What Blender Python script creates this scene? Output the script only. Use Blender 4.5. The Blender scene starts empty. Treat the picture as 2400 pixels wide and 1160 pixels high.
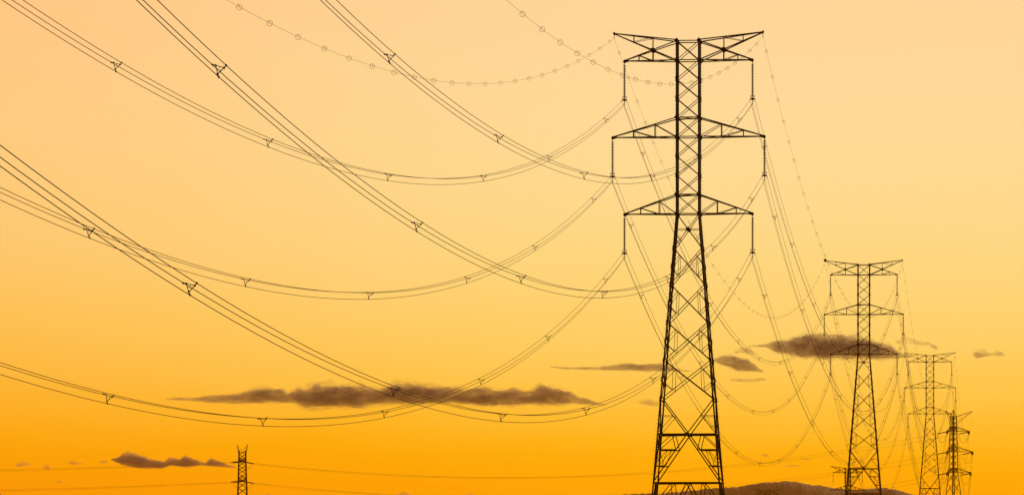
import bpy, math, random
from mathutils import Vector, Matrix, noise
random.seed(7)
S = bpy.context.scene
col = S.collection
F = 11040.0            # focal length in photograph pixels (2400 wide)
HY = 1230.0            # photograph row of the horizon
CZ = 4.0               # camera height above the plain
V = Vector

def world(px, py, d):  # point at distance d along the view axis
    return V(((px - 1200.0) / F * d, d, (HY - py) / F * d + CZ))

# ------------------------------------------------------------------ helpers
class MB:
    weight = 1.0
    def __init__(s): s.v, s.f = [], []
    def add(s, vs, fs):
        o = len(s.v); s.v += [tuple(a) for a in vs]; s.f += [tuple(o + i for i in f) for f in fs]
    def angle(s, p, q, w, n, t=None):
        """L section member from p to q, one flange in the face with normal n."""
        p, q, n = V(p), V(q), V(n); w *= MB.weight
        a = (q - p).normalized(); u = a.cross(n)
        if u.length < 1e-4: u = a.orthogonal()
        u.normalize(); v = u.cross(a).normalized(); t = t or max(w * .14, .008)
        prof = [(0, 0), (w, 0), (w, t), (t, t), (t, w), (0, w)]
        vs = [e + u * (x - w / 2) + v * (y - w / 2) for e in (p, q) for x, y in prof]
        fs = [(i, (i + 1) % 6, (i + 1) % 6 + 6, i + 6) for i in range(6)]
        s.add(vs, fs + [(5, 4, 3, 0), (3, 2, 1, 0), (6, 9, 10, 11), (6, 7, 8, 9)])
    def tube(s, pts, r, n=6, caps=True, closed=False):
        pts = [V(p) for p in pts]; m = len(pts); rings = []
        ref = None
        for i in range(m):
            if closed: a = (pts[(i + 1) % m] - pts[i - 1]).normalized()
            else: a = (pts[min(i + 1, m - 1)] - pts[max(i - 1, 0)]).normalized()
            if ref is None: ref = a.orthogonal().normalized()
            u = (ref - a * ref.dot(a)).normalized(); ref = u; v = a.cross(u)
            rr = r[i] if isinstance(r, (list, tuple)) else r
            rings.append([pts[i] + (u * math.cos(2 * math.pi * k / n) + v * math.sin(2 * math.pi * k / n)) * rr for k in range(n)])
        vs = [x for ring in rings for x in ring]; fs = []
        for i in range(m if closed else m - 1):
            j = (i + 1) % m
            for k in range(n): fs.append((i * n + k, i * n + (k + 1) % n, j * n + (k + 1) % n, j * n + k))
        if caps and not closed:
            fs.append(tuple(range(n - 1, -1, -1))); fs.append(tuple((m - 1) * n + k for k in range(n)))
        s.add(vs, fs)
    def lathe(s, prof, n=10, o=(0, 0, 0)):
        o = V(o); vs = [o + V((r * math.cos(2 * math.pi * k / n), r * math.sin(2 * math.pi * k / n), z)) for r, z in prof for k in range(n)]
        fs = [(i * n + k, i * n + (k + 1) % n, (i + 1) * n + (k + 1) % n, (i + 1) * n + k) for i in range(len(prof) - 1) for k in range(n)]
        fs += [tuple(range(n - 1, -1, -1)), tuple((len(prof) - 1) * n + k for k in range(n))]
        s.add(vs, fs)
    def plate(s, poly, off):
        """flat polygon given as 3D points, thickened by the vector off"""
        m = len(poly); off = V(off); vs = [V(p) - off / 2 for p in poly] + [V(p) + off / 2 for p in poly]
        s.add(vs, [tuple(range(m - 1, -1, -1)), tuple(range(m, 2 * m))] + [(i, (i + 1) % m, (i + 1) % m + m, i + m) for i in range(m)])
    def build(s, name, m, parent=None, smooth=False):
        me = bpy.data.meshes.new(name); me.from_pydata(s.v, [], s.f); me.update()
        if smooth: me.polygons.foreach_set('use_smooth', [True] * len(me.polygons))
        me.materials.append(m); o = bpy.data.objects.new(name, me); col.objects.link(o)
        if parent: o.parent = parent
        return o

def empty(name, loc=(0, 0, 0), rz=0.0, parent=None):
    o = bpy.data.objects.new(name, None); col.objects.link(o); o.location = loc; o.rotation_euler = (0, 0, rz)
    o.empty_display_size = .5
    if parent: o.parent = parent
    return o
def tag(o, label=None, cat=None, group=None, kind=None):
    if label: o['label'] = label
    if cat: o['category'] = cat
    if group: o['group'] = group
    if kind: o['kind'] = kind
    return o
def copy_tree(o, parent=None):
    c = o.copy(); col.objects.link(c); c.parent = parent
    for ch in o.children: copy_tree(ch, c)
    return c

# ------------------------------------------------------------------ materials
def nodes(name):
    m = bpy.data.materials.new(name); m.use_nodes = True; nt = m.node_tree
    return m, nt, nt.nodes['Principled BSDF'], nt.nodes['Material Output']
def surf(name, c1, c2, scale, rough=.6, metal=0.0, detail=4, spec=.3):
    m, nt, b, _ = nodes(name)
    tc = nt.nodes.new('ShaderNodeTexCoord'); nz = nt.nodes.new('ShaderNodeTexNoise'); rp = nt.nodes.new('ShaderNodeValToRGB')
    nz.inputs['Scale'].default_value = scale; nz.inputs['Detail'].default_value = detail
    rp.color_ramp.elements[0].position = .35; rp.color_ramp.elements[1].position = .68
    rp.color_ramp.elements[0].color = (*c1, 1); rp.color_ramp.elements[1].color = (*c2, 1)
    nt.links.new(tc.outputs['Object'], nz.inputs['Vector']); nt.links.new(nz.outputs['Fac'], rp.inputs['Fac'])
    nt.links.new(rp.outputs['Color'], b.inputs['Base Color'])
    b.inputs['Roughness'].default_value = rough; b.inputs['Metallic'].default_value = metal
    b.inputs['Specular IOR Level'].default_value = spec
    return m
RUST = surf('rust_brown_steel', (.10, .024, .013), (.15, .038, .02), 1.0, .85, 0, 4, .1)
STEEL = surf('dull_painted_steel', (.032, .013, .009), (.056, .022, .014), 1.2, .8, 0, 4, .12)
GLASS = surf('brown_glazed_porcelain', (.04, .022, .015), (.06, .03, .02), 6, .3)
ALU = surf('weathered_conductor_strand', (.085, .05, .012), (.13, .08, .02), .6, .9, 0, 4, .04)
IRON = surf('dark_cast_fitting', (.03, .025, .022), (.05, .04, .035), 20, .6)
PLAST = surf('grey_marker_plastic', (.07, .05, .03), (.10, .075, .045), 8, .6)
FIELD = surf('dry_field_grass', (.05, .055, .02), (.10, .085, .035), .03, .95, 0, 8)
WOOD = surf('wooded_hillside', (.085, .062, .055), (.105, .076, .066), .008, 1, 0, 2)

# ------------------------------------------------------------------ lattice pylon
U = 23.0; Y0 = 1322.0
def Z(y): return (Y0 - y) / U
def half(y): return (26.3 + max(0.0, y - 502.0) * .0805) / U
FRONT, BACK, RIGHT, LEFT = (0, -1, 0), (0, 1, 0), (1, 0, 0), (-1, 0, 0)

def corner(sx, sy, y):
    h = half(y); return V((sx * h, sy * h, Z(y)))

ARMS = ((143, 150.3, 98), (322, 178.3, 277), (502, 150.3, 457))   # lower chord row, half span, upper chord row
STRING = 96.0 / U                                                   # hanger to bundle centre

def make_insulator(parent, loc):
    b = MB(); prof = []
    b.tube([(0, 0, .0), (0, 0, -.36)], .03)
    z = -.36
    prof.append((.045, z))
    for k in range(21):
        prof += [(.05, z - .015), (.17, z - .045), (.165, z - .07), (.05, z - .085)]; z -= .157
    prof.append((.045, z - .02)); b.lathe(prof, 10)
    b.tube([(0, 0, z), (0, 0, z - .28)], .035)
    o = b.build('insulator_string', GLASS, parent); o.location = loc
    y = MB(); zc = -STRING
    zt = zc + .144
    y.plate([(-.30, 0, zt + .03), (-.26, 0, zt + .12), (-.07, 0, zt + .20), (.07, 0, zt + .20), (.26, 0, zt + .12), (.30, 0, zt + .03), (.16, 0, zt + .05), (.06, 0, zt - .05), (-.06, 0, zt - .05), (-.16, 0, zt + .05)], (0, .05, 0))
    y.tube([(0, 0, zt), (0, 0, zc - .27)], .03)
    y.build('yoke_plate', IRON, o)
    for cx, cz in ((-.25, zt), (.25, zt), (0, zc - .289)):
        c = MB(); c.tube([(cx, -.16, cz - .0), (cx, -.08, cz + .015), (cx, .08, cz + .015), (cx, .16, cz)], [.025, .05, .05, .025], 8)
        c.tube([(cx, 0, cz), (cx * 1.0, 0, cz + .09)], .03); c.build('suspension_clamp', IRON, o)
    r = MB(); R = .24
    r.tube([(R * math.cos(a), R * math.sin(a) * .9, zt + .36) for a in [2 * math.pi * k / 24 for k in range(24)]], .022, 6, closed=True)
    r.tube([(-R, 0, zt + .36), (-.2, 0, zt + .26), (0, 0, zt + .16)], .02); r.tube([(R, 0, zt + .36), (.2, 0, zt + .26), (0, 0, zt + .16)], .02)
    r.tube([(-R, 0, zt + .36), (-.12, 0, zt + .50), (.12, 0, zt + .50), (R, 0, zt + .36)], .014)
    r.build('grading_ring', IRON, o)
    return o

def arm_truss(b, s, yl, span, yu, lattice):
    """one cross arm; lattice = px offsets (from the axis) of its two verticals"""
    tip = V((s * span / U, 0, Z(yl) + .03)); hb = half(yl); hu = half(yu)
    for sy in (-1, 1):
        n = (0, sy, 0)
        lo, up = corner(s, sy, yl), corner(s, sy, yu)
        tp = tip + V((0, sy * .09, 0))
        b.angle(lo, tp, .112, n); b.angle(up, tp + V((0, 0, .04)), .112, n)
        prev = None
        for k, xo in enumerate(lattice):
            f = (xo / U - hb) / (span / U - hb)
            pl, pu = lo.lerp(tp, f), up.lerp(tp, f)
            b.angle(pl, pu, .065 if k else .075, n)
            a = lo if prev is None else prev
            b.angle(pu, a, .07, n)
            prev = pl
    for k, xo in enumerate([half(yl) * U] + list(lattice)):      # plan bracing between the two lower chords
        f = (xo / U - hb) / (span / U - hb)
        l = [corner(s, sy, yl).lerp(tip + V((0, sy * .09, 0)), f) for sy in (-1, 1)]
        u = [corner(s, sy, yu).lerp(tip + V((0, sy * .09, 0)), f) for sy in (-1, 1)]
        if k: b.angle(l[0], l[1], .06, (0, 0, 1)); b.angle(u[0], u[1], .05, (0, 0, 1))
        nx = list(lattice)[k] if k < len(lattice) else span * .96
        g = (nx / U - hb) / (span / U - hb)
        b.angle(l[0], corner(s, 1, yl).lerp(tip + V((0, .09, 0)), g), .055, (0, 0, 1))
    b.plate([tip + V((-s * .42, 0, .12)), tip + V((0, 0, .14)), tip + V((s * .12, 0, .05)), tip + V((s * .12, 0, -.16)), tip + V((0, 0, -.24)), tip + V((-s * .16, 0, -.14)), tip + V((-s * .5, 0, -.06))], (0, .26, 0))

def make_pylon(ball=False):
    root = empty('lattice_pylon')
    levels = [98, 143, 277, 322, 457, 502]
    nodes_low = [502, 583, 668, 757, 846, 936]
    # legs with splices, step bolts
    for sx in (-1, 1):
        for sy in (-1, 1):
            b = MB()
            cut = [92, 300, 502, 583, 668, 757, 846, 936, 1018, 1131, 1322]
            for k in range(len(cut) - 1):
                w = .175 if k < 3 else .16
                b.angle(corner(sx, sy, cut[k]), corner(sx, sy, cut[k + 1]), w, (0, sy, 0), .03)
                if k < 4: b.angle(corner(sx, sy, cut[k]) - V((sx * .05, sy * .05, 0)), corner(sx, sy, cut[k + 1]) - V((sx * .05, sy * .05, 0)), w * .72, (0, -sy, 0), .03)
            for yj in (187, 232, 367, 412, 583, 625, 668, 712, 757, 800, 846, 890, 936):          # splice plates
                b.angle(corner(sx, sy, yj - 6) + V((sx * .03, sy * .03, 0)), corner(sx, sy, yj + 6) + V((sx * .03, sy * .03, 0)), .2, (0, sy, 0), .05)
            y = 110.0; k = 0
            while y < 1300:
                c = corner(sx, sy, y) + V((sx * .09, 0, 0)); b.tube([c, c + V((sx * .19, 0, 0))], .013, 4); y += 9.2; k += 1
            o = b.build('leg', STEEL, root)
            for yl in levels:
                c = corner(sx, sy, yl) + V((0, sy * .16, 0)); a, h = .215, .18
                g = MB(); g.plate([c + V((x * a, 0, z * h)) for x, z in ((-1, -.35), (-.45, -1), (.45, -1), (1, -.35), (1, .35), (.45, 1), (-.45, 1), (-1, .35))], (0, .025, 0))
                g.build('gusset_plate', STEEL, o)
            fb = MB(); c = corner(sx, sy, 1322)
            fb.lathe([(.62, -.6), (.62, .12), (.55, .2)], 14, c); f = fb.build('footing', surf_conc, o)
    # bracing: one mesh per face
    for ax, sgn in (('f', -1), ('f', 1), ('s', -1), ('s', 1)):
        b = MB()
        def P(s, y, inset=0.0):
            h = half(y)
            return V((s * (h - inset), sgn * (h - .05), Z(y))) if ax == 'f' else V((sgn * (h - .05), s * (h - inset), Z(y)))
        def Q(fx, y):    # fx in -1..1 of half width at that row
            h = half(y)
            return V((fx * h, sgn * (h - .05), Z(y))) if ax == 'f' else V((sgn * (h - .05), fx * h, Z(y)))
        n = (0, sgn, 0) if ax == 'f' else (sgn, 0, 0)
        off = V(n) * .05
        for y in levels: b.angle(P(-1, y), P(1, y), .10, n)
        cage = [98, 143, 187.7, 232.3, 277, 322, 367, 412, 457, 502]
        for y0, y1 in zip(cage[:-1], cage[1:]):
            b.angle(P(-1, y0), P(1, y1), .072, n); b.angle(P(1, y0) - off, P(-1, y1) - off, .072, n)
        def lerp_line(a, c, f): return a.lerp(c, f)
        def cross(y0, y1):   # row where the diagonals of a tapering panel meet
            h0, h1 = half(y0), half(y1); return y0 + (y1 - y0) * h0 / (h0 + h1)
        for i, (y0, y1) in enumerate(zip(nodes_low[:-1], nodes_low[1:])):
            for s in (-1, 1):
                k = off if s > 0 else off * 0
                b.angle(P(s, y0) - k, P(-s, y1) - k, .078, n)
            yc = cross(y0, y1); C = Q(0, yc)
            if i == 0:
                b.angle(P(-1, yc) - off, P(1, yc) - off, .06, n)
                b.plate([C + (V((x * .2, 0, z * .2)) if ax == 'f' else V((0, x * .2, z * .2))) for x, z in ((-1, -.4), (-.4, -1), (.4, -1), (1, -.4), (1, .4), (.4, 1), (-.4, 1), (-1, .4))], V(n) * .02)
            for s in (-1, 1):
                up = P(s, y0).lerp(C, .40 if i else .0) - off; lo = P(s, y1).lerp(C, .44) - off
                if i: b.angle(up, lo, .05, n)
                ym = (y0 + y1) / 2
                if i: b.angle(up, P(s, y0 + (y1 - y0) * .47) - off, .05, n)
                b.angle(lo, P(s, y0 + (y1 - y0) * .56) - off, .055, n)
        # waist: V of diagonals from 936 to the middle of the 1018 girt, then the big inverted V
        M = Q(0, 1018)
        b.angle(P(-1, 1018), P(1, 1018), .17, n); b.angle(P(-1, 1131), P(1, 1131), .17, n)
        b.plate([M + (V((x * .26, 0, z * .2)) if ax == 'f' else V((0, x * .26, z * .2))) for x, z in ((-1, -.4), (-.4, -1), (.4, -1), (1, -.4), (1, .4), (.4, 1), (-.4, 1), (-1, .4))], V(n) * .03)
        for s in (-1, 1):
            b.angle(P(s, 936), M, .105, n)
            g = P(s, 936).lerp(M, .47); yg = Y0 - g.z * U
            b.angle(g, P(s, yg), .05, n); b.angle(g - off, P(s, 1015), .05, n)
            D0 = P(s, 1128)
            b.angle(M, D0, .115, n)
            def on(y): return M.lerp(D0, (y - 1018) / 110.0)
            b.angle(on(1054), P(s, 1054), .12, n); b.angle(on(1092), P(s, 1092), .12, n)
            t = Q(s * .50, 1018); b.angle(t, on(1054), .085, n); b.angle(t - off, P(s, 1051), .07, n)
            v = on(1054).lerp(P(s, 1054), .42); b.angle(v, on(1092).lerp(P(s, 1092), .3), .05, n)
            b.angle(v - off, P(s, 1088), .045, n); b.angle(P(s, 1058) - off, on(1092).lerp(P(s, 1092), .45), .045, n)
            # bottom panel: diagonals from the centre of the 1131 girt to the leg feet
            N = Q(0, 1131); E0 = P(s, 1312)
            b.angle(N, E0, .12, n)
            def on2(y): return N.lerp(E0, (y - 1131) / 181.0)
            t = Q(s * .46, 1131)
            b.angle(t, on2(1192), .08, n); b.angle(t - off, P(s, 1190), .085, n); b.angle(on2(1192), P(s, 1192), .1, n)
            b.angle(on2(1250), P(s, 1250), .09, n); b.angle(on2(1192).lerp(P(s, 1192), .4), on2(1250), .05, n)
            b.angle(on2(1192) - off, P(s, 1248), .05, n)
        b.build('lattice_bracing', STEEL, root)
    for y in (277, 457, 1018, 1131):
        dia = MB()
        dia.angle(corner(-1, -1, y), corner(1, 1, y), .07, (0, 0, 1)); dia.angle(corner(1, -1, y) - V((0, 0, .1)), corner(-1, 1, y) - V((0, 0, .1)), .07, (0, 0, 1))
        dia.build('plan_brace', STEEL, root)
    # arms
    for s in (-1, 1):
        for (yl, span, yu), lat in zip(ARMS, ((83, 116), (78, 129), (68, 112))):
            b = MB(); arm_truss(b, s, yl, span, yu, lat)
            if yl == 143:    # struts of the crossed head
                for sy in (-1, 1):
                    pass
            o = b.build('cross_arm', STEEL, root)
            make_insulator(root, (s * span / U, 0, Z(yl)))
        b = MB(); tip = V((s * 174.5 / U, 0, Z(77.5)))
        for sy in (-1, 1):
            n = (0, sy, 0); tp = tip + V((0, sy * .07, 0))
            up = corner(s, sy, 96); lo = corner(s, sy, 143)
            b.angle(up, tp, .115, n); b.angle(lo, tp - V((0, 0, .04)), .11, n)
            for x in (83, 128):
                f = (x - 26) / (174.5 - 26)
                a, c = up.lerp(tp, f), lo.lerp(tp, f); b.angle(a, c, .06, n)
                if x == 83: a83 = a
                else: b.angle(c, a83, .05, n)
        c = V((s * 83 / U, 0, Z(118)))
        for sy in (-1, 1): b.plate([c + V((x * .27, sy * .70, z * .2)) for x, z in ((-1, -.3), (-.4, -1), (.4, -1), (1, -.3), (1, .3), (.4, 1), (-.4, 1), (-1, .3))], (0, .03, 0))
        f = (83 - 26) / (174.5 - 26)
        b.angle(corner(s, -1, 96).lerp(tip, f), corner(s, 1, 96).lerp(tip, f), .05, (0, 0, 1))
        b.plate([tip + V((-s * .1, 0, .1)), tip + V((s * .06, 0, .15)), tip + V((s * .13, 0, .0)), tip + V((s * .02, 0, -.22)), tip + V((-s * .12, 0, -.14))], (0, .22, 0))
        b.tube([tip + V((0, 0, -.2)), tip + V((0, 0, -.48))], .025); b.tube([tip + V((0, -.45, -.44)), tip + V((0, -.1, -.47)), tip + V((0, .1, -.47)), tip + V((0, .45, -.44))], [.02, .045, .045, .02])
        b.build('earth_wire_arm', STEEL, root)
    return root

surf_conc = surf('footing_concrete', (.25, .24, .22), (.36, .34, .31), 2, .9)
PY = {}
def place(o, px, d, ytop, rz, label):
    x = (px - 1200) / F * d; base = (HY - ytop) / F * d + CZ - Z(77)
    o.location = (x, d, base); o.rotation_euler = (0, 0, rz)
    tag(o, label, 'pylon', 'lattice pylons of the power line')
    return o
p0 = make_pylon()
p1 = place(p0, 1613.5, 480, 77, -.1, 'tallest nearest lattice pylon with six arms, black against the sky')
p2 = place(copy_tree(p0), 2024.5, 926, 610, -.112, 'middle sized lattice pylon with a dark ball on its top left arm tip')
p3 = place(copy_tree(p0), 2179.5, 1421, 826, -.11, 'third smaller lattice pylon overlapping the tapered angle pylon by the right edge')
MB.weight = 1.9     # the far branch line stands on heavier towers
p4 = place(make_pylon(), 1987, 2095, 1092, .02, 'tiny distant lattice pylon half hidden behind the foot of the ball topped pylon')
MB.weight = 2.8
p5 = place(make_pylon(), 1798.5, 2616, 1145, .0, 'tiny pylon top rising before the brown hill between two bigger pylons')
MB.weight = 1.0
bl = MB(); prof = [(max(.02, .30 * math.sin(math.pi * k / 10)), -.30 * math.cos(math.pi * k / 10)) for k in range(11)]
bl.lathe(prof, 16); o = bl.build('marker_ball', IRON, p2, True); o.location = (-174.5 / U, 0, Z(77) + .05)

def hang(p, lvl, s):    # bundle centre under an arm in world space
    yl, span, _ = ARMS[lvl]
    M = Matrix.Translation(p.location) @ Matrix.Rotation(p.rotation_euler.z, 4, 'Z')
    return M @ V((s * span / U, 0, Z(yl) - STRING))
def peak(p, s):
    M = Matrix.Translation(p.location) @ Matrix.Rotation(p.rotation_euler.z, 4, 'Z')
    return M @ V((s * 174.5 / U, 0, Z(77.5) - .48))

# ------------------------------------------------------------------ wires
def parab(a, b, sag, t): q = a.lerp(b, t); q.z -= 4 * sag * t * (1 - t); return q
SP = None
def spacer_mesh():
    """triangular frame, three skewed arms; local y runs along the wires"""
    fr = MB(); cl = MB()
    wires = [V((-.25, 0, .144)), V((.25, 0, .144)), V((0, 0, -.289))]
    cor = []
    for k, w in enumerate(wires):
        d = w.normalized(); tg = V((-d.z, 0, d.x))
        cor.append(d * .18 + tg * .045)
    for k in range(3):
        for yy in (-.025, .025):
            fr.tube([cor[k] + V((0, yy, 0)), cor[(k + 1) % 3] + V((0, yy, 0))], .013, 5)
        mid = (cor[k] + cor[(k + 1) % 3]) / 2
        fr.tube([mid, mid * .25 + cor[(k + 2) % 3] * .0], .010, 5)
        fr.tube([cor[k] + V((0, -.05, 0)), cor[k] + V((0, .05, 0))], .038, 8)
    parts = []
    for k, w in enumerate(wires):
        c = MB(); d = (w - cor[k])
        c.tube([cor[k], cor[k] + d * .55, w], [.028, .02, .028], 6)
        c.tube([w + V((0, -.09, 0)), w + V((0, -.06, 0)), w + V((0, .06, 0)), w + V((0, .09, 0))], [.022, .038, .038, .022], 8)
        parts.append(c)
    allm = MB()
    for m in [fr] + parts: allm.add(m.v, m.f)
    return fr, parts, allm
_fr, _cl, _all = spacer_mesh()
_tmp = _fr.build('spacer', IRON); ME_FR = _tmp.data; bpy.data.objects.remove(_tmp)
ME_CL = []
for c in _cl:
    _tmp = c.build('clamp', IRON); ME_CL.append(_tmp.data); bpy.data.objects.remove(_tmp)
_tmp = _all.build('spacer', IRON); ME_ALL = _tmp.data; bpy.data.objects.remove(_tmp)
hx = MB()
hx.tube([(.160 * math.cos(a), -.04 + .08 * a / (4 * math.pi), .160 * math.sin(a) - .02) for a in [4 * math.pi * k / 40 for k in range(41)]], .0095, 5)
hx.tube([(0, -.20, 0), (0, .20, 0)], .019, 5)
hx.tube([(0, -.02, 0), (.02, -.03, .148)], .009, 4)
_tmp = hx.build('flight_diverter', PLAST); ME_DV = _tmp.data; bpy.data.objects.remove(_tmp)

def frame_at(a, b, sag, t):
    q = parab(a, b, sag, t); d = (parab(a, b, sag, t + .002) - parab(a, b, sag, t - .002)).normalized()
    r = d.cross(V((0, 0, 1))).normalized(); u = r.cross(d)
    return Matrix(((r.x, d.x, u.x, q.x), (r.y, d.y, u.y, q.y), (r.z, d.z, u.z, q.z), (0, 0, 0, 1)))

def bundle(a, b, sag, ts, label, detail=2, r=.0158, seg=90, n=3, name='conductor_bundle', grp='conductor bundles of the power line'):
    root = empty(name, a); tag(root, label, 'power line', grp)
    h = (b - a); h.z = 0; h.normalize(); rt = V((h.y, -h.x, 0))
    offs = [rt * -.25 + V((0, 0, .144)), rt * .25 + V((0, 0, .144)), V((0, 0, -.289))][:n]
    for k, o in enumerate(offs):
        m = MB(); ds = sag * (1 + (.001, -.0008, .0005)[k])
        m.tube([parab(a, b, ds, i / seg) + o - a for i in range(seg + 1)], r, 6)
        m.build('conductor', ALU, root, True)
    for t in ts:
        M = frame_at(a, b, sag, t); M.translation -= a
        M = M @ Matrix.Rotation(random.uniform(-.13, .13), 4, 'Y')
        o = bpy.data.objects.new('spacer', ME_FR if detail == 2 else ME_ALL); col.objects.link(o); o.parent = root; o.matrix_local = M
        if detail == 2:
            for me in ME_CL:
                c = bpy.data.objects.new('clamp', me); col.objects.link(c); c.parent = o
    return root
def earth(a, b, sag, ts, label, r=.0085, seg=90):
    m = MB(); m.tube([parab(a, b, sag, i / seg) - a for i in range(seg + 1)], r, 5)
    root = m.build('earth_wire', ALU, None, True); root.location = a; tag(root, label, 'power line', 'earth wires of the power line')
    for t in ts:
        M = frame_at(a, b, sag, t); M.translation -= a
        M = M @ Matrix.Rotation(random.uniform(-.35, .35), 4, 'Y') @ Matrix.Rotation(random.uniform(-.08, .08), 4, 'Z')
        o = bpy.data.objects.new('flight_diverter', ME_DV); col.objects.link(o); o.parent = root; o.matrix_local = M
    return root

LV = ('top', 'middle', 'bottom'); SD = {-1: 'left', 1: 'right'}
# span toward the viewer: ends past the left of the camera, off the picture (values fitted to the photograph)
FIT = {(-1, 2): (-.6, -.317, 16.54), (-1, 1): (-.125, -.387, 16.46), (-1, 0): (.002, -.304, 16.42),
       (1, 2): (.414, .112, 16.55), (1, 1): (.214, .306, 16.75), (1, 0): (.095, .59, 16.8)}
TS = (.0489, .1742, .2891, .4156, .5321, .6376, .7662, .88)
AX, AY, AZ = -29.53, 75.93, -9.31
for s in (-1, 1):
    for l in range(3):
        a = hang(p1, l, s); dx, dz, sg = FIT[(s, l)]
        arm = s * ARMS[l][1] / U
        b = V((AX + arm * math.cos(.1) + dx, AY - arm * math.sin(.1), a.z + AZ + dz))
        t0 = TS if s == 1 else [t - .001 for t in TS]
        bundle(a, b, sg, t0, 'triple conductors sagging to the left edge from the %s %s arm of the biggest pylon' % (LV[l], SD[s]))
for s, dz, sg, dx, t0, dt in ((-1, .67, 15.875, -1.068, .0108, .0248), (1, 3.12, 16.94, -1.142, .0222, .0245)):
    a = peak(p1, s); arm = s * 174.5 / U
    b = V((AX + arm * math.cos(.1) + dx, AY - arm * math.sin(.1), a.z + AZ + dz))
    earth(a, b, sg, [t0 + dt * k for k in range(37)], 'thin ring marked wire leaving the biggest pylon top %s tip for the upper left' % SD[s])
def span(pa, pb, na, nb, detail, r=.0158, rr=.0085):
    for s in (-1, 1):
        for l in range(3):
            a, b = hang(pa, l, s), hang(pb, l, s); L = (b - a).length
            sg = 19.5 * (L / 452.) ** 2
            n = 8; e = .045
            ts = [e + (1 - 2 * e) * k / n + random.uniform(-.006, .006) for k in range(n + 1)]
            bundle(a, b, sg, ts, 'triple conductors joining the %s %s arms of the %s and %s' % (LV[l], SD[s], na, nb), detail, r)
        a, b = peak(pa, s), peak(pb, s); L = (b - a).length
        n = int(L / 10.3)
        earth(a, b, 18.8 * (L / 452.) ** 2, [(k + .55) / n for k in range(n)], 'ring marked wire joining the top %s tips of the %s and %s' % (SD[s], na, nb), rr)
span(p1, p2, 'biggest pylon', 'ball topped pylon', 2, .017)
span(p2, p3, 'ball topped pylon', 'third pylon', 1, .017)
span(p4, p5, 'half hidden pylon', 'hill pylon', 1, .018)

# ------------------------------------------------------------------ tapered tension pylons (line turns left here)
def tension_string(parent, p, d, length=4.2):
    """strain insulator pair from arm tip p along direction d (parent space)"""
    d = V(d).normalized(); u = d.cross(V((0, 0, 1))).normalized(); b = MB()
    for sy in (-.2, .2):
        pts, rr = [], []
        for k in range(24):
            f = .3 + (length - .6) * k / 23; pts.append(V(p) + d * f + u * sy); rr.append(.24 if k % 2 else .12)
        b.tube(pts, rr, 8)
    b.tube([V(p), V(p) + d * .3], .04); b.tube([V(p) + d * .28 - u * .28, V(p) + d * .28 + u * .28], .05)
    b.tube([V(p) + d * (length - .3) - u * .28, V(p) + d * (length - .3) + u * .28], .05); b.tube([V(p) + d * (length - .3), V(p) + d * length], .05)
    b.build('strain_insulator', GLASS, parent)
    return V(p) + d * length

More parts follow.
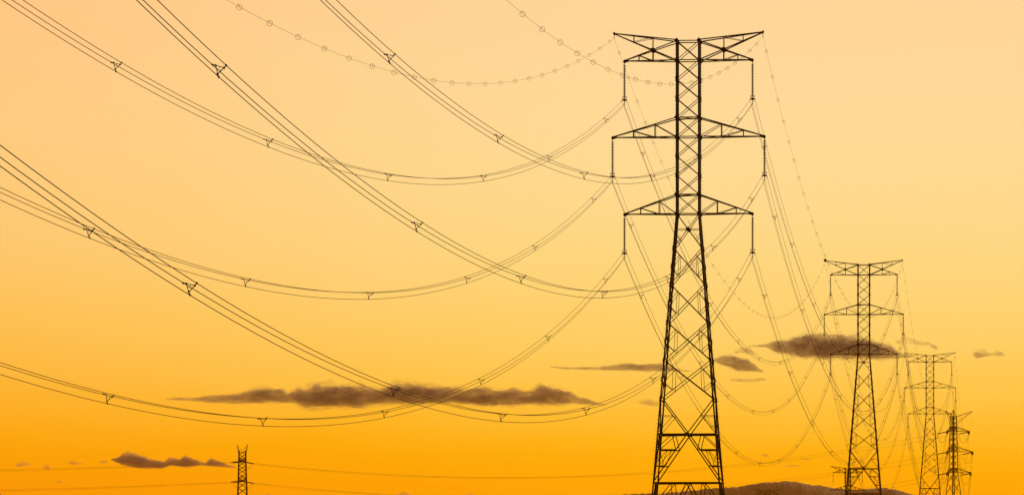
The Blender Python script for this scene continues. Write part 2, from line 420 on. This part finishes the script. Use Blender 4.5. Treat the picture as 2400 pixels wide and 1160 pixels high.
def angle_pylon(name, loc, rz, H, arms, wtop, wbase, zk, peakkind, bw=.12, step=1.2, lw=.30):
    """arms = list of (z of lower chord, left reach, right reach, rise)"""
    root = empty(name, loc, rz)
    def hw(z): return wtop / 2 if z >= zk else wtop / 2 + (wbase - wtop) / 2 * (zk - z) / zk
    ztop = arms[0][0] + arms[0][3] + (4.2 if peakkind == 'cone' else 3.0)
    def hw2(z):
        t0 = arms[-1][0]
        return hw(z) if z <= t0 else hw(t0) * (1 - .30 * (z - t0) / (ztop - t0))
    def C(sx, sy, z): h = hw2(z); return V((sx * h, sy * h, z))
    for sx in (-1, 1):
        for sy in (-1, 1):
            b = MB(); zs = [0, zk * .5, zk, arms[-1][0] + 4, ztop]
            for z0, z1 in zip(zs[:-1], zs[1:]):
                b.angle(C(sx, sy, z0), C(sx, sy, z1), lw, (0, sy, 0), .06); b.angle(C(sx, sy, z0) - V((sx * .06, sy * .06, 0)), C(sx, sy, z1) - V((sx * .06, sy * .06, 0)), .28, (0, -sy, 0), .05)
            b.build('leg', RUST, root)
    zl = [ztop]
    while zl[-1] > 6: zl.append(zl[-1] - 1.75 * hw2(zl[-1]) * (step if zl[-1] > zk else step * 1.3))
    zl.append(0)
    for ax, g in (('f', -1), ('f', 1), ('s', -1), ('s', 1)):
        b = MB(); n = (0, g, 0) if ax == 'f' else (g, 0, 0)
        def P(s, z): return C(s, g, z) if ax == 'f' else C(g, s, z)
        for z0, z1 in zip(zl[:-1], zl[1:]):
            b.angle(P(-1, z0), P(1, z1), bw, n); b.angle(P(1, z0) - V(n) * .05, P(-1, z1) - V(n) * .05, bw, n)
        for (z, l, r, rise) in arms:
            b.angle(P(-1, z), P(1, z), .2, n); b.angle(P(-1, z + rise), P(1, z + rise), .14, n)
            b.angle(P(-1, z), P(0.0, z + rise) if False else (P(-1, z + rise) + P(1, z + rise)) / 2, .12, n); b.angle(P(1, z), (P(-1, z + rise) + P(1, z + rise)) / 2, .12, n)
            b.angle((P(-1, z) + P(1, z)) / 2, P(-1, z + rise), .1, n); b.angle((P(-1, z) + P(1, z)) / 2, P(1, z + rise), .1, n)
        b.build('lattice_bracing', RUST, root)
    tips = {}
    for i, (z, l, r, rise) in enumerate(arms):
        for s, R in ((-1, l), (1, r)):
            tip = V((s * R, 0, z)); b = MB()
            for sy in (-1, 1):
                n = (0, sy, 0); lo, up = C(s, sy, z), C(s, sy, z + rise); tp = tip + V((0, sy * .3, 0))
                b.angle(lo, tp, .16, n); b.angle(up, tp, .15, n)
                for f in (.3, .62): b.angle(lo.lerp(tp, f), up.lerp(tp, f), .07, n)
                b.angle(lo, up.lerp(tp, .3), .07, n); b.angle(lo.lerp(tp, .3), up.lerp(tp, .62), .07, n)
            b.plate([tip + V((-s * .9, 0, .3)), tip + V((s * .2, 0, .22)), tip + V((s * .3, 0, -.3)), tip + V((-s * .5, 0, -.25))], (0, .7, 0))
            b.build('cross_arm', RUST, root); tips[(i, s)] = tip
    if peakkind == 'cone':
        b = MB(); ap = V((0, 0, ztop + 2.2))
        for sx in (-1, 1):
            for sy in (-1, 1): b.angle(C(sx, sy, ztop), ap + V((sx * .15, sy * .15, 0)), .18, (0, sy, 0))
            b.angle(C(sx, -1, ztop).lerp(ap, .5), C(sx, 1, ztop).lerp(ap, .5), .1, (0, 0, 1))
        for sy in (-1, 1):
            b.angle(C(-1, sy, ztop), C(1, sy, ztop), .14, (0, sy, 0)); b.angle(C(-1, sy, ztop).lerp(ap, .5), C(1, sy, ztop).lerp(ap, .5), .1, (0, sy, 0))
        b.plate([ap + V(q) for q in ((-.2, 0, -.3), (.2, 0, -.3), (.15, 0, .25), (-.15, 0, .25))], (0, .4, 0)); b.build('peak_cap', RUST, root)
        for s, R in ((-1, arms[0][1] * 1.2), (1, arms[0][2] * 1.23)):
            b = MB(); tip = V((s * R, 0, ztop + 2.0))
            for sy in (-1, 1):
                n = (0, sy, 0); tp = tip + V((0, sy * .12, 0)); up = C(s, sy, ztop - .4); lo = C(s, sy, ztop - 3.6)
                b.angle(up, tp, .12, n); b.angle(lo, tp, .12, n)
                for f in (.33, .66): b.angle(up.lerp(tp, f), lo.lerp(tp, f), .06, n)
            b.build('earth_wire_arm', RUST, root); tips[('e', s)] = tip
    else:
        for s in (-1, 1):
            b = MB(); tip = V((s * .35, 0, ztop)) if False else None
            for g in (-1, 1):
                pass
            a0, a1 = C(-1, s, ztop), C(1, s, ztop); ap = V((0, s * (hw2(ztop) + .85), ztop + 2.6))
            for q in (a0, a1, (C(-1, -s, ztop) + C(1, -s, ztop)) / 2 * .5 + (a0 + a1) / 4, C(-1, s, ztop - 2.2), C(1, s, ztop - 2.2)): b.angle(q, ap, .12, (s, 0, 0))
            b.angle(a0, a1, .14, (0, s, 0))
            b.build('earth_wire_horn', RUST, root); tips[('e', s)] = ap
    return root, tips

def w2l(o, v): return (Matrix.Translation(o.location) @ Matrix.Rotation(o.rotation_euler.z, 4, 'Z')).inverted() @ v
def l2w(o, v): return Matrix.Translation(o.location) @ Matrix.Rotation(o.rotation_euler.z, 4, 'Z') @ v
DB, DA = 1900.0, 1950.0
zb = -1.0
def zat(y, d): return (HY - y) / F * d + CZ
rise = 2.4
ang = math.radians(33)
ca = math.cos(ang)
kB = DB / F
tB, tipB = angle_pylon('angle_pylon', V(((2234.5 - 1200) * kB, DB, zb)), ang, 60,
    [(zat(1010, DB) - zb, 15 * kB / ca, 38.5 * kB / ca, 11.5 * kB), (zat(1058, DB) - zb, 15 * kB / ca, 47.5 * kB / ca, 12.5 * kB), (zat(1107, DB) - zb, 15 * kB / ca, 43 * kB / ca, 11.5 * kB)],
    15.5 * kB, 44 * kB, zat(1107, DB) - zb, 'cone')
tag(tB, 'rust dark tapered angle pylon with pointed top, rightmost of all the towers', 'pylon', 'lattice pylons of the power line')
zA = -8.0; kA = DA / F
tA, tipA = angle_pylon('angle_pylon', V(((568 - 1200) * kA, DA, zA)), math.radians(90), 50,
    [(zat(1080, DA) - zA, 7.2, 7.2, 7 * kA), (zat(1126, DA) - zA, 8.4, 8.4, 9 * kA), (zat(1174, DA) - zA, 7.2, 7.2, 9 * kA)],
    17 * kA, 34 * kA, zat(1126, DA) - zA, 'horn', .20, .62, .48)
tag(tA, 'small slim lattice tower with two horns, alone at the lower left', 'pylon', 'lattice pylons of the power line')
# A's local -x points to the viewer, +x away
def jumper(parent, a, b, drop=3.6):
    m = MB()
    for o in (-.2, .2):
        m.tube([a.lerp(b, t) + V((o, 0, -4 * drop * t * (1 - t))) for t in [k / 16 for k in range(17)]], .03, 5)
    m.build('jumper_loop', ALU, parent, True)
for l in range(3):
    for s in (-1, 1):
        # T3 -> B
        a = hang(p3, l, s); tw = l2w(tB, tipB[(l, s)])
        d1 = w2l(tB, a) - tipB[(l, s)]; d1.z = -.22 * V((d1.x, d1.y)).length
        e1 = tension_string(tB, tipB[(l, s)] + V((0, 0, -.2)), d1)
        b = l2w(tB, e1); L = (b - a).length
        bundle(a, b, 19.5 * (L / 452.) ** 2, [.05 + .9 * k / 8 for k in range(9)], 'faint triple conductors from the third pylon %s %s arm to the angle pylon' % (LV[l], SD[s]), 1, .017, 60)
        # B -> A   (B left <-> A near)
        tA_ = tipA[(l, s)]; twA = l2w(tA, tA_)
        d2 = w2l(tB, twA) - tipB[(l, s)]; d2.z = -.2 * V((d2.x, d2.y)).length
        e2 = tension_string(tB, tipB[(l, s)] + V((0, 0, -.2)), d2)
        jumper(tB, e1, e2)
        d3 = w2l(tA, tw) - tA_; d3.z = -.17 * V((d3.x, d3.y)).length
        e3 = tension_string(tA, tA_ + V((0, 0, -.2)), d3, 4.6)
        a2, b2 = l2w(tB, e2), l2w(tA, e3)
        bundle(a2, b2, 11.0, [], 'faint %s wires from angle pylon to slim horned tower, side %s the viewer' % (LV[l], 'nearer' if s < 0 else 'farther from'), 1, .017, 60)
        # A -> off to the left
        far = V((-112 - 400, 1760 + s * 8, l2w(tA, tA_).z + 1.5 + (3.4 if s > 0 else 0)))
        d4 = w2l(tA, far) - tA_; d4.z = -.08 * V((d4.x, d4.y)).length
        e4 = tension_string(tA, tA_ + V((0, 0, -.2)), d4, 4.6)
        jumper(tA, e3, e4, 3.0)
        bundle(l2w(tA, e4), far, 6.5, [], 'faint %s wires from slim horned tower to left edge, side %s the viewer' % (LV[l], 'nearer' if s < 0 else 'farther from'), 1, .017, 60)
for s in (-1, 1):
    earth(peak(p3, s), l2w(tB, tipB[('e', s)]), 18.0, [(k + .5) / 44 for k in range(44)], 'faint marked wire from third pylon %s top tip to angle pylon' % SD[s])
hornL, hornR = l2w(tA, tipA[('e', 1)]), l2w(tA, tipA[('e', -1)])
if hornL.x > hornR.x: hornL, hornR = hornR, hornL
earth(l2w(tB, tipB[('e', -1)]), hornR, 10.0, [], 'hair thin wire from the angle pylon top to the slim horned tower')
earth(hornL, V((-512, 1760, hornL.z + 3)), 11.0, [], 'hair thin wire from the slim horned tower to the left edge')

# ------------------------------------------------------------------ ground and hills
def gz(x, y):
    def sm(a, b, t): t = min(1, max(0, (t - a) / (b - a))); return t * t * (3 - 2 * t)
    z = 1.9 * sm(480, 926, y) + .1 * sm(926, 1421, y)
    drop = sm(1910, 2090, y) * (sm(60, 0, abs(x - 149) - 90) if False else 1)
    z = z - 3.0 * sm(1500, 1880, y) - 23.0 * sm(1955, 2080, y) - 6 * sm(2150, 2600, y)
    if y < 200: z = min(z, 2.2)
    return z + .12 * noise.noise(V((x * .02, y * .02, 0)))
g = MB(); xs = [-3000 + 60 * i for i in range(101)]; ys = [-600 + 40 * j for j in range(188)]
vs = [(x, y, gz(x, y)) for y in ys for x in xs]; nx = len(xs)
g.add(vs, [(j * nx + i, j * nx + i + 1, (j + 1) * nx + i + 1, (j + 1) * nx + i) for j in range(len(ys) - 1) for i in range(nx - 1)])
tag(g.build('ground', FIELD, None, True), 'dark open plain the pylons stand on', None, None, 'structure')
RIDGE = [(1380, 1175), (1420, 1166), (1450, 1161), (1475, 1157.5), (1500, 1158), (1535, 1159), (1572, 1156), (1600, 1152), (1675, 1145), (1725, 1142), (1762, 1136), (1800, 1130), (1837, 1128), (1862, 1130), (1887, 1137), (1920, 1138), (1962, 1142), (1987, 1147), (2008, 1149), (2035, 1147), (2067, 1145), (2098, 1146), (2119, 1150), (2150, 1159), (2200, 1166), (2300, 1176), (2400, 1180)]
def interp(tab, x):
    if x <= tab[0][0]: return tab[0][1]
    for (x0, y0), (x1, y1) in zip(tab[:-1], tab[1:]):
        if x <= x1: return y0 + (y1 - y0) * (x - x0) / (x1 - x0)
    return tab[-1][1]
DH = 4500.0
h = MB(); rows = 41; cols = 760; vs = []
for j in range(rows):
    v = -1 + 2 * j / (rows - 1)
    for i in range(cols + 1):
        px = 1340 + (2440 - 1340) * i / cols
        y = interp(RIDGE, px) + 1.0 * noise.noise(V((px * .06, 3, 0)))
        zr = zat(y, DH)
        edge = min(1, i / 40., (cols - i) / 40.)
        wob = 180 * noise.noise(V((px * .012, 9, v)))
        x = (px - 1200) / F * DH * (1 + .12 * v); yy = DH + v * 700 + wob * (1 - v * v)
        bell = (math.cos(v * math.pi) + 1) / 2
        rough = (1.0 * noise.noise(V((x * .05, yy * .05, 1))) + 1.5 * abs(noise.noise(V((x * .15, yy * .15, 2)))) + 1.0 * abs(noise.noise(V((x * .4, yy * .3, 5))))) * bell
        gully = 2.5 * noise.noise(V((x * .012, yy * .006, 4))) * bell * (1 - bell) * 3
        vs.append((x, yy, -34 + (zr + 34) * bell * (.25 + .75 * edge) + rough + gully))
w = cols + 1
h.add(vs, [(j * w + i, j * w + i + 1, (j + 1) * w + i + 1, (j + 1) * w + i) for j in range(rows - 1) for i in range(cols)])
tag(h.build('hills', WOOD, None, True), 'long low wooded brown hill on the horizon', None, None, 'structure')

# ------------------------------------------------------------------ clouds (volumes inside lumpy closed hulls)
CLOUD_D = 12000.0; CK = CLOUD_D / F
def cloud_mat(name, dens, thr, wid=.28):
    m = bpy.data.materials.new(name); m.use_nodes = True; nt = m.node_tree; nt.nodes.clear()
    out = nt.nodes.new('ShaderNodeOutputMaterial'); pv = nt.nodes.new('ShaderNodeVolumePrincipled')
    tc = nt.nodes.new('ShaderNodeTexCoord'); mp = nt.nodes.new('ShaderNodeMapping'); nz = nt.nodes.new('ShaderNodeTexNoise')
    mp.inputs['Scale'].default_value = (.028, .02, .055)
    nz.inputs['Scale'].default_value = 1.0; nz.inputs['Detail'].default_value = 5; nz.inputs['Roughness'].default_value = .62
    mr = nt.nodes.new('ShaderNodeMapRange'); mr.inputs['From Min'].default_value = thr; mr.inputs['From Max'].default_value = thr + wid
    mr.inputs['To Min'].default_value = 0; mr.inputs['To Max'].default_value = dens
    L = nt.links.new
    L(tc.outputs['Object'], mp.inputs['Vector']); L(mp.outputs['Vector'], nz.inputs['Vector']); L(nz.outputs['Fac'], mr.inputs['Value'])
    L(mr.outputs['Result'], pv.inputs['Density']); L(pv.outputs['Volume'], out.inputs['Volume'])
    pv.inputs['Color'].default_value = (.85, .63, .64, 1); pv.inputs['Anisotropy'].default_value = .2
    pv.inputs['Absorption Color'].default_value = (.0, .0, .0, 1)
    return m
CM = cloud_mat('cloud_core_vapour', .032, .10, .55); CD = cloud_mat('cloud_thick_core_vapour', .055, .10, .55)
CO = cloud_mat('cloud_fringe_vapour', .012, .25, .5); CW = cloud_mat('wispy_evening_cloud', .035, .40)
def hull(top, bot, o0, k, dist, seed, grow, depth, rough, name, mat):
    x0, x1 = top[0][0], top[-1][0]; n = max(24, int((x1 - x0) / 1.5)); m = 28; vs = []
    for i in range(n + 1):
        px = x0 + (x1 - x0) * i / n; yt, yb = interp(top, px), interp(bot, px)
        hz = max(.6, (yb - yt) / 2 * grow) * k; zc = (HY - (yt + yb) / 2) * k + CZ
        e = min(1, (i + .3) / 4., (n - i + .3) / 4.); hz *= e
        for j in range(m):
            a = 2 * math.pi * j / m
            p = V(((px - 1200) * k, (hz * depth + 6 * depth * e) * math.cos(a), hz * math.sin(a)))
            q = V((p.x * .022, p.y * .03, (zc + p.z) * .07 + seed * 7.3))
            f = 1 + rough * (.42 * noise.noise(q) + .32 * noise.noise(q * 2.3) + .20 * noise.noise(q * 5.1))
            if math.sin(a) < 0: f = 1 + (f - 1) * .55
            vs.append(V((p.x, dist + p.y * f, zc + p.z * f)) - o0)
    fs = [(i * m + j, i * m + (j + 1) % m, (i + 1) * m + (j + 1) % m, (i + 1) * m + j) for i in range(n) for j in range(m)]
    fs += [tuple(range(m - 1, -1, -1)), tuple(n * m + j for j in range(m))]
    b = MB(); b.add(vs, fs); return b.build(name, mat)
def cloud(top, bot, label, mat=None, dist=CLOUD_D, seed=0, depth=1.7):
    k = dist / F; cx = (top[0][0] + top[-1][0]) / 2; cyp = sum(p[1] for p in top + bot) / len(top + bot)
    o0 = world(cx, cyp, dist)
    thin = mat is CW
    o = hull(top, bot, o0, k, dist, seed, 1.12 if thin else 1.24, depth, 1.15 if thin else 1.2, 'cloud', CW if thin else CO); o.location = o0
    if not thin: hull(top, bot, o0, k, dist, seed, .98, depth * .92, 1.1, 'cloud_core', mat or CM).parent = o
    return tag(o, label, 'cloud', 'dark clouds low in the sky')
cloud([(385, 934), (410, 931), (455, 930), (495, 926), (535, 926), (567, 921), (590, 914), (612, 909), (635, 909), (655, 914), (675, 920), (695, 912), (722, 909), (750, 905), (780, 907), (817, 905), (847, 910), (885, 908), (922, 902), (955, 897), (985, 900), (1035, 906), (1080, 909), (1100, 914), (1122, 909), (1160, 911), (1205, 911), (1235, 917), (1265, 908), (1300, 909), (1330, 917), (1360, 930), (1392, 940), (1425, 948)],
      [(385, 936), (455, 940), (500, 943), (550, 945), (600, 944), (650, 942), (690, 946), (715, 952), (770, 954), (850, 952), (880, 946), (930, 944), (960, 947), (1000, 945), (1060, 944), (1110, 947), (1150, 950), (1210, 948), (1260, 946), (1300, 949), (1340, 945), (1380, 948), (1425, 950)],
      'longest dark cloud bank, stretched low across the left centre below the wires', seed=1)
cloud([(257, 1074), (275, 1071), (297, 1062), (325, 1066), (350, 1074), (375, 1080), (384, 1083), (397, 1071), (420, 1074), (435, 1066), (450, 1075), (470, 1082), (482, 1083), (495, 1075), (520, 1082), (537, 1089), (552, 1094)],
      [(257, 1076), (285, 1088), (320, 1096), (350, 1098), (380, 1096), (400, 1090), (430, 1094), (470, 1090), (500, 1093), (552, 1096)], 'lumpy brown cloud just left of the slim horned tower', CD, seed=2, depth=2.2)
cloud([(1751, 810), (1795, 805), (1842, 796), (1864, 792), (1905, 788), (1930, 787), (1974, 789), (2015, 792), (2056, 799), (2084, 810), (2106, 825), (2139, 835)],
      [(1751, 813), (1795, 813), (1822, 826), (1855, 831), (1891, 835), (1932, 838), (1987, 839), (2042, 840), (2097, 840), (2139, 837)], 'thick dark cloud behind the arms of the ball topped pylon', seed=3)
cloud([(1668, 842), (1690, 835), (1722, 835), (1747, 840), (1765, 852), (1792, 870)], [(1668, 845), (1700, 858), (1730, 868), (1760, 870), (1792, 872)], 'short slanting brown cloud right beside the biggest pylon leg', seed=4)
cloud([(1285, 857), (1322, 860), (1397, 860), (1422, 856), (1472, 852), (1510, 854), (1547, 852), (1585, 862), (1618, 868)], [(1285, 859), (1322, 865), (1397, 866), (1430, 868), (1472, 868), (1520, 870), (1550, 870), (1585, 870), (1618, 871)], 'thin long cloud streak running into the left leg of the biggest pylon', seed=5)
cloud([(1708, 889), (1740, 884), (1765, 888), (1797, 885)], [(1708, 891), (1740, 894), (1765, 895), (1797, 891)], 'thin wisp under the short slanting cloud right of the biggest pylon', CW, seed=6)
cloud([(1486, 938), (1505, 936), (1530, 938), (1552, 944)], [(1486, 940), (1505, 946), (1530, 951), (1552, 951)], 'small faint cloud touching the left leg of the biggest pylon', CW, seed=7)
cloud([(2278, 826), (2292, 818), (2306, 822), (2325, 828), (2335, 821), (2358, 830)], [(2278, 834), (2292, 839), (2306, 836), (2325, 833), (2335, 834), (2358, 834)], 'faint broken wisp alone above the right edge', CW, seed=8)
cloud([(2096, 800), (2120, 790), (2150, 799), (2178, 801), (2200, 812)], [(2096, 806), (2120, 802), (2150, 808), (2178, 810), (2200, 824)], 'torn wisp between the ball topped pylon and the third pylon', CW, seed=9)
cloud([(33, 1088), (45, 1080), (60, 1081), (76, 1086)], [(33, 1092), (45, 1093), (60, 1091), (76, 1090)], 'small wisp nearest the left edge', CW, seed=10)
cloud([(153, 1077), (168, 1078), (180, 1082), (198, 1084)], [(153, 1079), (168, 1088), (180, 1088), (198, 1086)], 'small wisp midway between the left edge and the lumpy cloud', CW, seed=11)
cloud([(925, 1155), (945, 1151), (972, 1157)], [(925, 1162), (945, 1168), (972, 1164)], 'cloud top peeping over the bottom edge, wider of the two at centre left', CW, seed=12)
cloud([(1090, 1152), (1100, 1152), (1118, 1160)], [(1090, 1158), (1100, 1166), (1118, 1166)], 'pointed cloud top peeping over the bottom edge, near the middle', CW, seed=13)
cloud([(612, 1158), (628, 1154), (642, 1159)], [(612, 1164), (628, 1168), (642, 1164)], 'tiny cloud top at the bottom edge right of the slim horned tower', CW, seed=14)
cloud([(1782, 1063), (1793, 1061), (1806, 1068)], [(1782, 1067), (1793, 1069), (1806, 1070)], 'tiny cloud fleck above the hill summit', CW, seed=15)
cloud([(1876, 1071), (1888, 1070), (1902, 1076)], [(1876, 1075), (1888, 1077), (1902, 1079)], 'tiny cloud fleck left of the ball topped pylon leg', CW, seed=16)

cloud([(99, 1092), (108, 1086), (119, 1094)], [(99, 1094), (108, 1099), (119, 1100)], 'faint smudge of cloud just above the left wires, second wisp from the edge', CW, seed=17)
cloud([(127, 1128), (138, 1124), (148, 1128)], [(127, 1130), (138, 1131), (148, 1130)], 'flat little wisp between the two pairs of wires at the far left', CW, seed=18)
cloud([(232, 1082), (245, 1077), (256, 1079)], [(232, 1085), (245, 1085), (256, 1083)], 'torn scrap at the left tip of the lumpy brown cloud', CW, seed=19)
cloud([(1836, 1090), (1856, 1088), (1882, 1090)], [(1836, 1092), (1856, 1093), (1882, 1092)], 'flat streak of cloud over the hill, below the other flecks', CW, seed=20)
cloud([(1718, 822), (1735, 812), (1760, 818), (1772, 828)], [(1718, 828), (1735, 826), (1760, 830), (1772, 832)], 'pale torn shreds over the short slanting cloud', CW, seed=21)
# ------------------------------------------------------------------ haze
hz = MB(); X0, X1, YA, YB, ZA_, ZB_ = -3050, 3050, -650, 7000, -36, 72
hz.add([(x, y, z) for z in (ZA_, ZB_) for x, y in ((X0, YA), (X1, YA), (X1, YB), (X0, YB))], [(3, 2, 1, 0), (4, 5, 6, 7), (0, 1, 5, 4), (1, 2, 6, 5), (2, 3, 7, 6), (3, 0, 4, 7)])
m = bpy.data.materials.new('evening_haze'); m.use_nodes = True; nt = m.node_tree; nt.nodes.clear()
out = nt.nodes.new('ShaderNodeOutputMaterial'); pv = nt.nodes.new('ShaderNodeVolumePrincipled'); nt.links.new(pv.outputs['Volume'], out.inputs['Volume'])
pv.inputs['Density'].default_value = 3.9e-5; pv.inputs['Color'].default_value = (.92, .42, .03, 1); pv.inputs['Anisotropy'].default_value = .6
tag(hz.build('haze', m), 'thin orange evening haze over the plain', None, None, 'stuff')

# ------------------------------------------------------------------ sky
SUN_AZ, SUN_EL = math.radians(9), math.radians(5)
W = bpy.data.worlds.new('World'); S.world = W; W.use_nodes = True; nt = W.node_tree; N = nt.nodes; L = nt.links.new
bg = N['Background']; out = N['World Output']
tc = N.new('ShaderNodeTexCoord'); sep = N.new('ShaderNodeSeparateXYZ'); L(tc.outputs['Generated'], sep.inputs[0])
def math_(op, a, b=None, clamp=False):
    n = N.new('ShaderNodeMath'); n.operation = op; n.use_clamp = clamp
    for i, x in enumerate((a, b)):
        if x is None: continue
        if isinstance(x, (int, float)): n.inputs[i].default_value = x
        else: L(x, n.inputs[i])
    return n.outputs[0]
def rng(v, a, b, c=0., d=1., smooth=True):
    n = N.new('ShaderNodeMapRange'); n.interpolation_type = 'SMOOTHSTEP' if smooth else 'LINEAR'; L(v, n.inputs['Value'])
    for k, x in zip(('From Min', 'From Max', 'To Min', 'To Max'), (a, b, c, d)): n.inputs[k].default_value = x
    return n.outputs['Result']
def lin(c): return tuple((x / 255 / 12.92 if x / 255 <= .04045 else ((x / 255 + .055) / 1.055) ** 2.4) for x in c)
az = math_('DIVIDE', sep.outputs['X'], math_('MAXIMUM', math_('ABSOLUTE', sep.outputs['Y']), .02))
rp = N.new('ShaderNodeValToRGB'); cr = rp.color_ramp; cr.interpolation = 'B_SPLINE'
ZM = .14
stops = [(-.02, (255, 154, 0)), (.0063, (255, 169, 0)), (.0145, (255, 177, 4)), (.0208, (255, 187, 32)), (.030, (255, 201, 75)), (.0435, (255, 211, 108)), (.057, (255, 216, 130)), (.0707, (255, 219, 145)), (.084, (255, 219, 151)), (.102, (254, 217, 155)), (.14, (250, 208, 152))]
while len(cr.elements) < len(stops): cr.elements.new(.5)
for e, (z, c) in zip(cr.elements, stops): e.position = max(0, (z + .02) / (ZM + .02)); e.color = (lin(c)[0] * 1.03, *lin(c)[1:], 1)
zw = math_('ADD', sep.outputs['Z'], math_('MULTIPLY', az, .018))     # the glow stands a little higher toward the sun on the right
cmap = N.new('ShaderNodeMapping'); cmap.inputs['Scale'].default_value = (14, 14, 60); L(tc.outputs['Generated'], cmap.inputs['Vector'])
cn = N.new('ShaderNodeTexNoise'); cn.inputs['Scale'].default_value = 1.0; cn.inputs['Detail'].default_value = 4; L(cmap.outputs['Vector'], cn.inputs['Vector'])
zw = math_('ADD', zw, math_('MULTIPLY', math_('SUBTRACT', cn.outputs['Fac'], .5), .010))     # thin uneven veil
L(rng(zw, -.02, ZM, 0, 1, False), rp.inputs['Fac'])
tint = N.new('ShaderNodeMix'); tint.data_type = 'RGBA'
tint.inputs[6].default_value = (1, .855, .715, 1); tint.inputs[7].default_value = (1, 1, 1, 1); L(rng(az, -.13, .03), tint.inputs[0])
mul = N.new('ShaderNodeMix'); mul.data_type = 'RGBA'; mul.blend_type = 'MULTIPLY'; mul.inputs[0].default_value = 1
L(rp.outputs['Color'], mul.inputs[6]); L(tint.outputs[2], mul.inputs[7])
# the glow fades away from the sun's side of the sky and upward
sd = V((math.sin(SUN_AZ) * math.cos(SUN_EL), math.cos(SUN_AZ) * math.cos(SUN_EL), math.sin(SUN_EL)))
dt = N.new('ShaderNodeVectorMath'); dt.operation = 'DOT_PRODUCT'; L(tc.outputs['Generated'], dt.inputs[0]); dt.inputs[1].default_value = sd
glow = rng(dt.outputs['Value'], .80, .955, .03, 1)
sky = N.new('ShaderNodeTexSky'); sky.sky_type = 'NISHITA'; sky.sun_disc = False; sky.sun_elevation = SUN_EL; sky.sun_rotation = SUN_AZ
sky.air_density = 1.5; sky.dust_density = 3
nb = N.new('ShaderNodeMix'); nb.data_type = 'RGBA'; nb.blend_type = 'MULTIPLY'; nb.inputs[0].default_value = 1
L(sky.outputs[0], nb.inputs[6]); nb.inputs[7].default_value = (.05, .05, .05, 1)
mx = N.new('ShaderNodeMix'); mx.data_type = 'RGBA'; mx.clamp_factor = True
L(glow, mx.inputs[0]); L(nb.outputs[2], mx.inputs[6]); L(mul.outputs[2], mx.inputs[7])
L(mx.outputs[2], bg.inputs['Color']); bg.inputs['Strength'].default_value = 1.0
sl = bpy.data.lights.new('sun', 'SUN'); sl.energy = 1.2; sl.angle = math.radians(.5); sl.color = (1, .62, .28)
so = bpy.data.objects.new('sun', sl); col.objects.link(so); so.rotation_euler = (-sd).to_track_quat('-Z', 'Y').to_euler(); so.location = (60, 300, 90)

# ------------------------------------------------------------------ camera and render settings
cd = bpy.data.cameras.new('camera'); cam = bpy.data.objects.new('camera', cd); col.objects.link(cam); S.camera = cam
cam.location = (0, 0, CZ); cam.rotation_euler = (math.radians(90), 0, 0)
cd.sensor_width = 36; cd.lens = 36 * F / 2400; cd.shift_y = (HY - 580) / 2400; cd.clip_start = .5; cd.clip_end = 60000
S.view_settings.view_transform = 'Standard'; S.view_settings.look = 'None'; S.view_settings.exposure = 0; S.view_settings.gamma = 1
S.render.engine = 'CYCLES'
S.cycles.max_bounces = 6; S.cycles.volume_bounces = 1; S.cycles.transparent_max_bounces = 16
S.cycles.use_denoising = True; S.cycles.denoiser = 'OPENIMAGEDENOISE'; S.cycles.denoising_prefilter = 'ACCURATE'; S.cycles.sample_clamp_indirect = 2
S.cycles.filter_width = 1.5
